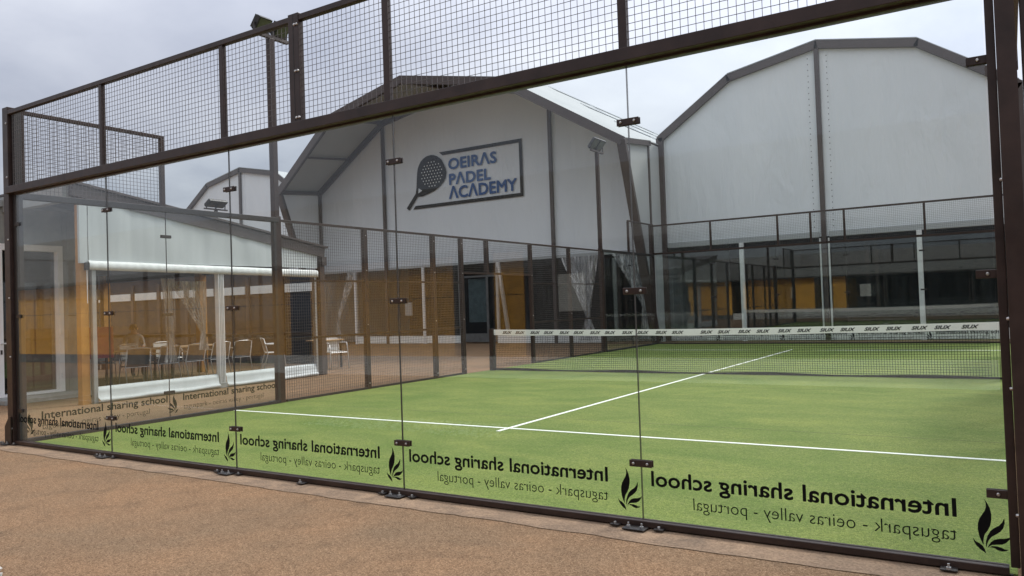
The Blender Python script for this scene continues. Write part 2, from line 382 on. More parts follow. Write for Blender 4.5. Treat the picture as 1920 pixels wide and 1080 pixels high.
# near end wall, seen from outside
ew = thing('glass_end_wall', 'near glass end wall of the court in brown steel, mirrored lettering on its panes', 'glass wall', (5, 0, 0))
fy = lambda s, z, d: Vector((s, -0.006-d, z))
def end_pane(parent, x0, x1, y, mat):
    o = MB().box(x0+0.003, x1-0.003, y-0.006, y+0.006, 0.052, 2.995).build('glass_pane', mat, parent)
    o.data.materials.append(M['dark_steel'])
    for p in o.data.polygons:
        if abs(p.normal.y) < 0.5: p.material_index = 1
    return o
JX = [0.06, 1.98, 4.0, 6.0, 8.0, 9.985]
for i in range(5):
    p = end_pane(ew, JX[i], JX[i+1], 0, 'court_glass')
    right = JX[i+1] if i < 4 else 10.0
    school_lettering(p, lambda s, t, right=right: Vector((right-s, -0.0075, t)), s0=0.24)
for x in JX[1:5]:
    for z in (0.41, 1.52, 2.62): clamp(ew, fy, x, z)
for z in (0.41, 1.53, 2.63):
    clamp(ew, fy, 9.985, z, half=-1); clamp(ew, fy, 0.06, z, half=1, mat='dark_steel', bolts=False)
B('bottom_rail', 'brown_steel', ew, 0.0, 9.985, -0.04, 0.03, 0.012, 0.052, bevel=0.004)
B('floor_seal', 'black_rubber', ew, 0.0, 10.0, -0.02, 0.05, 0.0045, 0.0115)
B('middle_rail', 'brown_steel', ew, -0.06, 10.03, -0.075, -0.012, 3.0, 3.085, bevel=0.004)
B('rail_flange', 'brown_steel', ew, -0.06, 10.03, -0.011, 0.05, 2.985, 3.06, bevel=0.003)
B('top_rail', 'brown_steel', ew, 0.0, 10.03, -0.05, 0.0, 3.955, 4.005, bevel=0.004)
UP = [(1.975, 0.052), (3.975, 0.052), (4.96, 0.125), (5.985, 0.06), (8.0, 0.06)]
for x, w in UP:
    u = B('upright', 'brown_steel', ew, x-w/2, x+w/2, -0.055 if w > 0.1 else -0.046, 0.0, 3.087, 4.02 if w > 0.1 else 3.953, bevel=0.003)
    if w > 0.1:
        for z in (3.12, 3.52, 3.92):
            bolt((x+0.02, -0.055, z), (0, -1, 0), 0.012, 0.014, u); bolt((x+0.05, -0.055, z), (0, -1, 0), 0.012, 0.014, u)
        MB().box(x-0.004, x+0.002, -0.0565, -0.054, 3.09, 4.01).build('joint_gap', 'black_rubber', u)
ex = [0.02]+[x for x, w in UP]+[10.02]
for a, b in zip(ex, ex[1:]):
    wires(a+0.03, b-0.03, 3.10, 3.945, 0.05, 0.0016, lambda s, t, d: Vector((s, -0.02+d, t))).build('wire_mesh', 'wire', ew, kind='stuff')
# corner posts
cp = B('corner_post', 'brown_steel', ew, -0.13, -0.005, -0.05, 0.05, 0.004, 4.05, bevel=0.004)
for z in (0.2, 1.05, 1.75, 2.45, 3.2, 3.85): bolt((-0.03, -0.05, z), (0, -1, 0), 0.012, 0.012, cp)
B('corner_flange', 'dark_steel', ew, -0.003, 0.058, -0.008, 0.08, 0.055, 4.0, bevel=0.003)
MB().prism([(-0.16, -0.06, 0.004), (-0.02, -0.06, 0.004), (-0.02, -0.06, 0.34), (-0.06, -0.06, 0.34), (-0.16, -0.06, 0.22)], (0, -0.012, 0)).build('gusset_plate', 'brown_steel', ew)
cp = B('corner_post', 'brown_steel', ew, 10.035, 10.12, -0.10, 0.0, 0.004, 4.05, bevel=0.004)
for z in (0.32, 0.95, 1.3, 2.0): bolt((10.035, -0.05, z), (-1, 0, 0), 0.01, 0.012, cp)
B('corner_flange', 'brown_steel', ew, 9.992, 10.033, -0.04, 0.03, 0.055, 4.0, bevel=0.003)
B('corner_post', 'brown_steel', ew, 10.142, 10.24, -0.05, 0.05, 0.004, 4.05, bevel=0.004)
# foot plates bolted to the edging
for x, full in ((-0.12, 1), (1.95, 1), (3.95, 1), (4.93, 0), (5.98, 1), (7.98, 1), (9.72, 0)):
    hw = 0.075 if full else 0.04
    f = B('foot_plate', 'dark_steel', ew, x-hw, x+hw, -0.13 if full else -0.10, -0.041, 0.012, 0.02, bevel=0.002)
    for k in ((-0.045, 0.045) if full else (0,)):
        MB().tube([(x+k, -0.09, 0.02), (x+k, -0.09, 0.032)], 0.013, 6).build('nut', 'galv', f); MB().tube([(x+k, -0.09, 0.032), (x+k, -0.09, 0.05)], 0.006, 6).build('bolt', 'galv', f)
    if full:
        for k in (-0.15, 0.15):
            g = B('foot_tab', 'dark_steel', ew, x+k-0.03, x+k+0.03, -0.085, -0.041, 0.014, 0.022); MB().tube([(x+k, -0.065, 0.022), (x+k, -0.065, 0.036)], 0.009, 6).build('bolt', 'galv', g)

# side walls: two glass panes at each end, welded mesh between
def side_glass(x, sg, y0, dirn, label, lettering, gmat, hi):
    """sg: +1 inside of court lies at +x; panes run from y0 in direction dirn"""
    t = thing('glass_side_wall', label, 'glass wall', (x, y0+dirn*2, 0))
    for k in range(2):
        a, b = sorted((y0+dirn*(0.06+k*1.94), y0+dirn*(2.0+k*1.94)))
        o = MB().box(x-0.006, x+0.006, a+0.003, b-0.003, 0.06, 2.945).build('glass_pane', gmat, t); o.data.materials.append(M['dark_steel'])
        for p in o.data.polygons:
            if abs(p.normal.x) < 0.5: p.material_index = 1
        if lettering:
            school_lettering(o, lambda s, tt, a=a: Vector((x-0.0085*sg, a-0.03+s, tt-0.01)), s0=0.25, nrm=Vector((-sg, 0, 0)))
    ys = lambda q: y0+dirn*q
    def bx(name, mat, q0, q1, xa, xb, z0, z1, bev=0.003):
        a, b = sorted((ys(q0), ys(q1))); a2, b2 = sorted((x+xa*sg, x+xb*sg)); return B(name, mat, t, a2, b2, a, b, z0, z1, bevel=bev)
    bx('top_rail', 'dark_steel', 0.055, 4.0, -0.045, 0.045, 2.947, 3.02)
    bx('floor_seal', 'black_rubber', 0.05, 3.95, -0.03, 0.05, 0.0125, 0.058)
    bx('end_post', 'brown_steel', 3.955, 4.06, -0.085, 0.03, 0.013, 3.05, 0.004)
    bx('post_flange', 'dark_steel', 3.90, 3.95, -0.04, 0.04, 0.06, 2.945)
    bx('upper_post', 'brown_steel', 0.082, 0.14, -0.07, 0.0, 3.022, 3.99)
    bx('upper_post', 'brown_steel', 1.95, 2.01, -0.06, 0.0, 3.022, 3.99)
    bx('upper_rail', 'brown_steel', 0.082, 2.01, -0.05, 0.0, 3.992, 4.035)
    a, b = sorted((ys(0.14), ys(1.95)))
    wires(a, b, 3.03, 3.985, 0.05, 0.002, lambda s, tt, d: Vector((x-0.02+d, s, tt))).build('wire_mesh', 'wire', t, kind='stuff')
    fx = lambda s, z, d: Vector((x+(0.006+d)*sg, s, z))
    for z in (0.4, 1.5, 2.6): clamp(t, fx, ys(2.0), z, mat='dark_steel', bolts=False)
    return t
def side_mesh(x, sg, y0, y1, posts, label, lintel=None):
    t = thing('mesh_fence', label, 'fence', (x, (y0+y1)/2, 0))
    for y in posts:
        q = B('post', 'brown_steel', t, *sorted((x-0.06*sg, x+0.02*sg)), y-0.045, y+0.045, 0.013, 2.96, bevel=0.004)
        for z in (0.12, 1.2, 2.2, 2.85): bolt((x+0.02*sg, y, z), (sg, 0, 0), 0.01, 0.012, q)
    e = [y0]+list(posts)+[y1]; e = sorted(set(e))
    B('top_rail', 'brown_steel', t, x-0.02, x+0.02, y0, y1, 2.962, 3.0, bevel=0.003)
    for a, b in zip(e, e[1:]):
        if b-a < 0.3: continue
        for z in (1.03, 2.0): B('rail', 'brown_steel', t, x-0.012, x+0.012, a+0.046, b-0.046, z-0.018, z+0.018)
        B('bottom_rail', 'dark_steel', t, x-0.02, x+0.02, a+0.046, b-0.046, 0.014, 0.05)
        wires(a+0.046, b-0.046, 0.05, 2.955, 0.05, 0.002, lambda s, tt, d: Vector((x+0.018*sg+d, s, tt))).build('wire_mesh', 'wire', t, kind='stuff')
    return t
side_glass(0, 1, 0, 1, 'corner glass side wall with school lettering beside the glass door building', True, 'court_glass', True)
side_mesh(0, 1, 4.062, 9.1, (6.05, 8.08, 9.06), 'brown mesh side fence on the cafe side, nearer half before the net')
gt = thing('gate_frame', 'brown gate opening beside the left net post with short hanging post', 'gate', (0, 10, 0))
B('lintel', 'brown_steel', gt, -0.02, 0.02, 9.107, 11.93, 2.19, 2.23); B('top_rail', 'brown_steel', gt, -0.02, 0.02, 9.102, 11.93, 2.962, 3.0)
B('short_post', 'brown_steel', gt, -0.06, 0.02, 10.0, 10.09, 2.232, 2.96)
for a, b in ((9.11, 9.998), (10.092, 11.93)):
    wires(a, b, 2.235, 2.955, 0.05, 0.002, lambda s, tt, d: Vector((0.022+d, s, tt))).build('wire_mesh', 'wire', gt, kind='stuff')
side_mesh(0, 1, 11.935, 15.94, (11.98, 14.0), 'brown mesh side fence on the cafe side, farther half beyond the net')
side_glass(0, 1, 20, -1, 'far glass side wall next to the leaning tent leg', True, 'far_glass', True)
side_glass(10.1, -1, 0, 1, 'glass side wall seen edge-on behind the thick dark corner post', False, 'court_glass', True)
side_mesh(10.1, -1, 4.062, 9.1, (6.05, 8.08, 9.06), 'mesh side fence in line behind the thick dark corner post, nearer half')
side_mesh(10.1, -1, 10.9, 15.94, (10.95, 12.0, 14.0), 'mesh side fence in line behind the thick dark corner post, farther half')
# far end wall
fw = thing('glass_end_wall', 'far glass end wall of the court with mesh strip above, in front of the hall', 'glass wall', (5, 20, 0))
FX = [0.06, 2.0, 4.0, 6.0, 8.0, 9.94]
for i in range(5):
    p = end_pane(fw, FX[i], FX[i+1], 20.0, 'far_glass')
    school_lettering(p, lambda s, t, a=FX[i]: Vector((a+s, 19.9915, t)), s0=0.25)
fz = lambda s, z, d: Vector((s, 19.994-d, z))
for x in FX[1:5]:
    for z in (0.41, 1.52, 2.62): clamp(fw, fz, x, z, mat='dark_steel', bolts=False)
B('bottom_rail', 'brown_steel', fw, 0.0, 10.0, 19.96, 20.03, 0.013, 0.052)
B('middle_rail', 'brown_steel', fw, -0.05, 10.05, 19.96, 20.04, 3.0, 3.06)
B('top_rail', 'brown_steel', fw, -0.05, 10.05, 19.97, 20.02, 3.95, 4.0)
UX = [1.97, 4.08, 5.05, 6.0, 8.1]
for x in UX: B('upright', 'brown_steel', fw, x-0.03, x+0.03, 19.965, 20.025, 3.062, 3.948)
ex = [0.0]+UX+[10.0]
for a, b in zip(ex, ex[1:]):
    wires(a+0.03, b-0.03, 3.065, 3.945, 0.05, 0.002, lambda s, t, d: Vector((s, 19.99+d, t))).build('wire_mesh', 'wire', fw, kind='stuff')
for x in (-0.07, 10.07): B('corner_post', 'brown_steel', fw, x-0.065, x+0.065, 19.94, 20.06, 0.013, 4.04)

# ------------------------------------------------------------------ net
nt = thing('padel_net', 'black court net with white printed top tape between brown posts', 'net', (5, 10, 0))
def nz(x): return 0.885+0.045*abs((x-5)/4.8)**1.6
for x in (0.10, 9.94):
    p = B('net_post', 'brown_steel', nt, x-0.05, x+0.05, 9.95, 10.05, 0.013, 0.95, bevel=0.004); B('post_foot', 'dark_steel', p, x-0.055, x+0.055, 9.945, 10.055, 0.0125, 0.35)
mb = MB(); xs = [0.16+i*9.72/60 for i in range(61)]
for d in (-0.012, 0.012): mb.add([(x, 10+d, nz(x)) for x in xs]+[(x, 10+d, nz(x)-0.118-0.012*abs(math.sin(x*1.7))) for x in xs], [(i, i+1, 62+i, 61+i) for i in range(60)])
mb.add([(x, 9.988, nz(x)) for x in xs]+[(x, 10.012, nz(x)) for x in xs], [(i, i+1, 62+i, 61+i) for i in range(60)])
tape = mb.build('tape', 'white_bright', nt)
s = 0.40; k = 0
while s < 9.5:
    for q in (0.0, 0.34):
        if s+q < 9.6:
            text_mb('SIUX', 0.24, 0.058, lambda a, b, s=s+q: Vector((s+a, 9.9865, nz(s+a)-0.09+b)), bold=0.0035, nrm=Vector((0, -1, 0)), shear=0.4).build('lettering', 'print_black', tape)
    k += 1; s += 0.73 if k not in (6,) else 0.92
mb = MB(); xs = [0.16+i*0.042 for i in range(232)]
def q4(mb, a, b, r, ax):
    a = Vector(a); b = Vector(b); o = [Vector((r, 0, 0)), Vector((0, r, 0)), Vector((-r, 0, 0)), Vector((0, -r, 0))] if ax == 'v' else [Vector((0, r, 0)), Vector((0, 0, r)), Vector((0, -r, 0)), Vector((0, 0, -r))]
    mb.add([a+p for p in o]+[b+p for p in o], [(0,1,5,4),(1,2,6,5),(2,3,7,6),(3,0,4,7)])
def sag(x, t): return 10+0.02*math.sin(x*1.3)*(1-t)+0.012*math.sin(x*4.1+t*3)*(1-t)
for x in xs:
    for j in range(4):
        t0, t1 = j/4, (j+1)/4; z = lambda tt: 0.03+(nz(x)-0.16)*tt
        q4(mb, (x, sag(x, t0), z(t0)), (x, sag(x, t1), z(t1)), 0.003, 'v')
for j in range(19):
    t0 = j/18
    for i in range(0, len(xs)-4, 4):
        a, b = xs[i], xs[i+4]; q4(mb, (a, sag(a, t0), 0.03+(nz(a)-0.16)*t0), (b, sag(b, t0), 0.03+(nz(b)-0.16)*t0), 0.003, 'h')
mb.build('net_mesh', 'net_cord', nt, kind='stuff')
mb = MB(); n = 60; xs = [0.14+i*9.76/n for i in range(n+1)]; bv = []
for x in xs: bv += [(x, sag(x, 0)-0.008, 0.016), (x, sag(x, 0)+0.008, 0.016), (x, sag(x, 0)+0.006, 0.055+0.012*math.sin(x*2.3)), (x, sag(x, 0)-0.006, 0.055+0.012*math.sin(x*2.3))]
mb.add(bv, [(4*i+a, 4*i+(a+1) % 4, 4*i+4+(a+1) % 4, 4*i+4+a) for i in range(n) for a in range(4)]); mb.build('bottom_band', 'net_cord', nt)

# ------------------------------------------------------------------ floodlights
def flood(label, x, y, ztop, aim, bar=1.0, size=0.4, along='y', grp='court floodlights'):
    t = thing('floodlight_pole', label, 'floodlight', (x, y, 0), grp)
    p = B('pole', 'brown_steel', t, x-0.05, x+0.05, y-0.05, y+0.05, 0.0, ztop, bevel=0.004)
    B('base_plate', 'dark_steel', p, x-0.13, x+0.13, y-0.13, y+0.13, 0.0005, 0.015)
    d = Vector((0, 1, 0)) if along == 'y' else Vector((1, 0, 0)); o = Vector((x, y, ztop))
    MB().beam(o-d*bar/2+Vector((0, 0, 0.03)), o+d*bar/2+Vector((0, 0, 0.03)), 0.07, 0.05).build('crossbar', 'brown_beam', t)
    aim = Vector(aim).normalized()
    for s in (-1, 1):
        c = o+d*s*0.195+Vector((0, 0, 0.10+size*0.4)); side = d; up = aim.cross(side).normalized()
        if up.z < 0: up = -up
        def P(a, b, e): return c+side*a+up*b+aim*e
        h = size*0.45; w = size*0.46
        q = [P(a, b, e) for e in (0.0, 0.07) for a, b in ((-w,-h),(w,-h),(w,h),(-w,h))]
        L = MB().add(q, [(0,1,2,3),(4,5,6,7),(0,1,5,4),(1,2,6,5),(2,3,7,6),(3,0,4,7)]).build('lamp_head', 'lamp_body', t, bevel=0.005)
        q = [P(a, b, e) for e in (0.071, 0.074) for a, b in ((-w*0.86,-h*0.84),(w*0.86,-h*0.84),(w*0.86,h*0.84),(-w*0.86,h*0.84))]
        MB().add(q, [(0,1,2,3),(4,5,6,7),(0,1,5,4),(1,2,6,5),(2,3,7,6),(3,0,4,7)]).build('lens', 'lamp_glass', L)
        for i in range(9):
            a = -w+2*w*(i+0.5)/9; q = [P(a+da, b, e) for e in (-0.045, -0.001) for da, b in ((-0.006,-h*0.9),(0.006,-h*0.9),(0.006,h*0.9),(-0.006,h*0.9))]
            MB().add(q, [(0,1,2,3),(4,5,6,7),(0,1,5,4),(1,2,6,5),(2,3,7,6),(3,0,4,7)]).build('cooling_fin', 'lamp_body', L)
        for k in (-w-0.012, w+0.012): MB().beam(P(k, 0, 0.02), c+side*k-Vector((0, 0, size*0.4+0.06)), 0.012, 0.04).build('bracket', 'dark_steel', L)
    return t
flood('tall brown floodlight pole with two lamps rising behind the near mesh fence', -0.27, 4.2, 6.08, (0.75, 0.28, -0.62), bar=0.75, size=0.28)
flood('floodlight pole standing before the logo tent, two lamps by its knee', -0.27, 16.5, 5.98, (0.75, -0.35, -0.6), bar=0.8)
flood('small distant floodlight pole before the farthest tent, above the cafe roof', -14.9, 14.0, 5.42, (0.5, 0.3, -0.8), bar=1.0, size=0.42)

# ------------------------------------------------------------------ big tents
def shell_beams(t, pts, w, h, mat='brown_beam', name='frame_beam'):
    for a, b in zip(pts, pts[1:]):
        a = Vector(a); b = Vector(b); d = (b-a).normalized(); MB().beam(a-d*0.04, b+d*0.04, w, h, up=(0, 1, 0)).build(name, mat, t)
def panel(t, name, pts, mat, nx=1): return MB().poly(pts).build(name, mat, t)
def thickpanel(t, name, pts, off, mat, smooth=False): return MB().prism(pts, off).build(name, mat, t)
def curtain(t, name, A, Bp, tie, zb, mat='pvc_fold', pleats=7, flare=0.25, depth=0.10, nx=56, nz=22, tv=0.62):
    """plastic curtain hung from A to B, gathered at tie and hanging on to height zb"""
    A, Bp, tie = Vector(A), Vector(Bp), Vector(tie); ax = (Bp-A); L = ax.length; axn = ax.normalized(); nrm = axn.cross(Vector((0, 0, 1))).normalized(); v = []
    rnd = random.Random(int(L*1000)+pleats); ph = [rnd.uniform(0, 6.3) for _ in range(6)]
    for j in range(nz+1):
        q = j/nz
        for i in range(nx+1):
            u = i/nx; top = A+ax*u
            if q < tv:
                k = q/tv; kk = k**1.4; p = top.lerp(tie+axn*(u-0.5)*0.10, kk); amp = depth*(0.35+0.65*k)
            else:
                k = (q-tv)/(1-tv); p = tie+axn*(u-0.5)*(0.10+flare*k)*1.0; p.z = tie.z+(zb-tie.z)*k; amp = depth*(0.8-0.1*k)
            w = math.sin(u*pleats*6.283+ph[0]+q*1.5)+0.5*math.sin(u*pleats*13.7+ph[1]-q*2)+0.35*math.sin(q*9+u*5+ph[2])
            v.append(p+nrm*amp*w*0.5)
    f = [(j*(nx+1)+i, j*(nx+1)+i+1, (j+1)*(nx+1)+i+1, (j+1)*(nx+1)+i) for j in range(nz) for i in range(nx)]
    return MB().add(v, f).build(name, mat, t, smooth=True)

# centre tent with leaning visor and printed gable
ct = thing('academy_tent', 'large white tent with OEIRAS PADEL ACADEMY logo and leaning brown visor frame', 'tent', (-8.5, 21, 0))
F = [(-16.62, 21.0, 0), (-16.65, 18.55, 6.74), (-12.65, 17.8, 9.23), (-8.58, 17.38, 9.93), (-4.5, 17.8, 9.22), (-0.42, 18.65, 6.72), (-0.42, 21.0, 0)]
G = [(-16.65, 21, 0), (-16.65, 21, 6.95), (-12.65, 21, 9.62), (-8.55, 21, 10.35), (-4.45, 21, 9.62), (-0.42, 21, 6.98), (-0.42, 21, 0)]
shell_beams(ct, F, 0.3, 0.14); shell_beams(ct, [(x, y-0.12, z-0.05) for x, y, z in G[1:6]], 0.24, 0.1)
for i in range(1, 6):
    MB().beam(F[i], G[i], 0.14, 0.16).build('purlin', 'brown_beam', ct)
for i, j in ((1, 2), (4, 5)):
    a = (Vector(F[i])+Vector(F[j]))/2; b = (Vector(G[i])+Vector(G[j]))/2; MB().beam(a-Vector((0, 0, 0.02)), b-Vector((0, 0, 0.02)), 0.08, 0.08).build('purlin', 'brown_beam', ct)
for i in range(1, 5):
    n = (Vector(F[i+1])-Vector(F[i])).cross(Vector(G[i])-Vector(F[i])).normalized()
    if n.z < 0: n = -n
    thickpanel(ct, 'visor_membrane', [Vector(p)+n*0.10 for p in (F[i], F[i+1], G[i+1], G[i])], n*0.02, 'membrane_roof')
thickpanel(ct, 'visor_cheek', [(-16.68, 21.0, 3.2), (-16.68, 20.9-3.2*0.36, 3.2), (-16.68, 18.55, 6.8), (-16.68, 20.95, 7.0)], (-0.02, 0, 0), 'membrane')
thickpanel(ct, 'visor_cheek', [(-0.46, 21.0, 0.3), (-0.46, 20.85, 0.3), (-0.46, 18.65, 6.76), (-0.46, 20.95, 7.0)], (0.02, 0, 0), 'membrane_roof')
PX = [-16.62, -12.7, -4.36, -0.46]
def gtop(x):
    for a, b in zip(G[1:5], G[2:6]):
        if a[0] <= x <= b[0]: return a[2]+(b[2]-a[2])*(x-a[0])/(b[0]-a[0])
    return G[1][2] if x < -10 else G[5][2]
for a, b in zip(PX, PX[1:]):
    brk = [p[0] for p in G[1:6] if a < p[0] < b]
    top = [(b, 21, gtop(b))]+[(x, 21, gtop(x)) for x in sorted(brk, reverse=True)]+[(a, 21, gtop(a))]
    thickpanel(ct, 'gable_membrane', [(a, 21, 3.28), (b, 21, 3.28)]+top, (0, 0.03, 0), 'membrane')
    B('hem', 'membrane_roof', ct, a+0.06, b-0.06, 20.975, 20.998, 3.20, 3.30)
for x in PX: MB().box(x-0.06, x+0.06, 20.86, 20.965, 0.0, gtop(x)-0.1).build('gable_pole', 'brown_beam', ct)
for i in range(1, 5):
    n = (Vector(G[i+1])-Vector(G[i])); p = [Vector(G[i]), Vector(G[i+1]), Vector(G[i+1])+Vector((0, 22, 0)), Vector(G[i])+Vector((0, 22, 0))]
    thickpanel(ct, 'roof_membrane', [q+Vector((0, 0.04, 0.08)) for q in p], (0, 0, 0.03), 'membrane_roof')
for i in (3, 4):
    for q in (0.0, 0.33, 0.66):
        p = Vector(G[i]).lerp(Vector(G[i+1]), q)+Vector((0, 0, 0.118)); MB().beam(p+Vector((0, 0.05, 0)), p+Vector((0, 22, 0)), 0.14, 0.03).build('roof_seam', 'membrane', ct)
for k in range(1, 6):
    for i in (3, 4):
        a = Vector(G[i])+Vector((0, k*3.5, 0.115)); b = Vector(G[i+1])+Vector((0, k*3.5, 0.115)); MB().beam(a, b, 0.14, 0.03).build('roof_seam', 'membrane', ct)
B('side_membrane', 'membrane_roof', ct, -0.46, -0.43, 21.04, 43, 0.0, 7.0); B('side_membrane', 'membrane', ct, -16.7, -16.67, 21.04, 43, 0.0, 6.95)
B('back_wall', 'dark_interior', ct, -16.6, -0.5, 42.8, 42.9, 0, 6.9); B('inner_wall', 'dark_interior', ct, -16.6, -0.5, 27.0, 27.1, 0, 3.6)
B('skirt', 'white_paint', ct, -14.6, -8.78, 20.9, 20.93, 0.02, 0.33); B('skirt', 'white_paint', ct, -7.0, -2.4, 20.9, 20.93, 0.02, 0.33)
for x0, x1 in ((-16.5, -14.6), (-14.45, -10.72), (-10.58, -8.9), (-6.85, -4.5), (-4.25, -2.4)):
    thickpanel(ct, 'clear_curtain', [(x0, 21.0, 0.34), (x1, 21.0, 0.34), (x1, 21.0, 3.2), (x0, 21.0, 3.2)], (0, 0.006, 0), 'pvc')
for x in (-14.52, -10.65): B('white_post', 'white_alu', ct, x-0.05, x+0.05, 20.84, 20.92, 0.0, 3.2)
MB().beam((-6.92, 20.95, 3.2), (-6.9, 21.6, 0.02), 0.13, 0.1).build('white_post', 'white_alu', ct)
for x in (-8.82, -7.0): B('door_post', 'grey_post', ct, x-0.05, x+0.05, 20.94, 21.04, 0.0, 3.2)
dr = B('door_pane', 'window_glass', ct, -8.62, -7.08, 21.0, 21.01, 0.1, 2.65)
fr = MB(); fr.box(-8.70, -8.62, 20.97, 21.04, 0.06, 2.73); fr.box(-7.08, -7.0, 20.971, 21.039, 0.06, 2.73); fr.box(-8.619, -7.081, 20.972, 21.038, 2.651, 2.73); fr.box(-8.619, -7.081, 20.972, 21.038, 0.06, 0.4); fr.box(-7.55, -7.45, 20.973, 21.037, 0.401, 2.65)
fr.build('door_frame', 'plinth', ct); B('blind', 'blind', ct, -8.5, -7.6, 21.1, 21.12, 0.85, 2.6)
B('meter_box', 'grey_post', ct, -11.7, -11.35, 20.9, 20.97, 1.2, 1.75)
curtain(ct, 'tied_curtain', (-1.9, 20.8, 3.2), (-0.7, 20.8, 3.2), (-0.75, 20.8, 1.3), 0.15, pleats=6, flare=0.3)
curtain(ct, 'tied_curtain', (-4.1, 20.95, 3.2), (-2.5, 20.95, 3.2), (-3.0, 20.9, 1.0), 0.1, pleats=9, flare=0.7, depth=0.14)
curtain(ct, 'tied_curtain', (-14.9, 20.8, 3.2), (-14.3, 20.8, 3.2), (-15.5, 20.75, 1.0), 0.1, pleats=4, flare=0.4, depth=0.08)
# printed logo
LY = 20.955
def onG(pts): return [(x, LY, z) for x, z in pts]
rk = [(-10.11, 7.87), (-10.34, 7.84), (-10.5, 7.77), (-10.64, 7.67), (-10.74, 7.54), (-10.82, 7.38), (-10.86, 7.2), (-10.89, 6.91), (-10.92, 6.58), (-10.97, 6.34), (-11.49, 5.76), (-11.35, 5.66), (-10.86, 6.2), (-10.62, 6.19), (-10.38, 6.24), (-9.96, 6.36), (-9.63, 6.54), (-9.48, 6.67), (-9.38, 6.81), (-9.32, 7.03), (-9.34, 7.18), (-9.41, 7.34), (-9.54, 7.59), (-9.65, 7.69), (-9.8, 7.79), (-9.95, 7.85)]
logo = MB().prism(onG(rk), (0, 0.006, 0)).build('racket_print', 'print_black', ct)
MB().poly([(x, LY-0.003, z) for x, z in ((-10.8, 6.55), (-10.61, 6.43), (-10.83, 6.33))]).build('racket_throat', 'membrane', logo)
mb = MB()
for r in range(-4, 5):
    for c in range(-4, 5):
        x = c*0.15+(0.075 if r % 2 else 0); z = r*0.125
        if x*x/0.30+z*z/0.30 > 1.0: continue
        cx, cz = -10.1+x+0.02, 7.07+z+0.02*x; mb.poly([(cx+0.028*math.cos(a*1.0472), LY-0.003, cz+0.028*math.sin(a*1.0472)) for a in range(6)])
mb.build('racket_holes', 'white_paint', logo)
mb = MB(); mb.poly(onG([(-9.66, 7.92), (-5.63, 7.92), (-5.63, 7.78), (-9.5, 7.78)])); mb.poly(onG([(-5.77, 7.779), (-5.63, 7.779), (-5.63, 5.821), (-5.77, 5.821)])); mb.poly(onG([(-11.13, 5.68), (-5.63, 5.68), (-5.63, 5.82), (-11.0, 5.82)]))
mb.build('logo_border', 'print_black', ct)
for txt, x0, w, z, cap in (('OEIR\u039bS', -9.19, 2.35, 7.15, 0.45), ('P\u039bDEL', -9.17, 2.03, 6.52, 0.45), ('\u039bC\u039bDEMY', -9.2, 3.27, 5.95, 0.48)):
    text_mb(txt, w, cap, lambda a, b, x0=x0, z=z: Vector((x0+a, LY-0.002, z+b)), bold=0.022, nrm=Vector((0, -1, 0)), space=1.03).build('lettering', 'print_blue', ct)

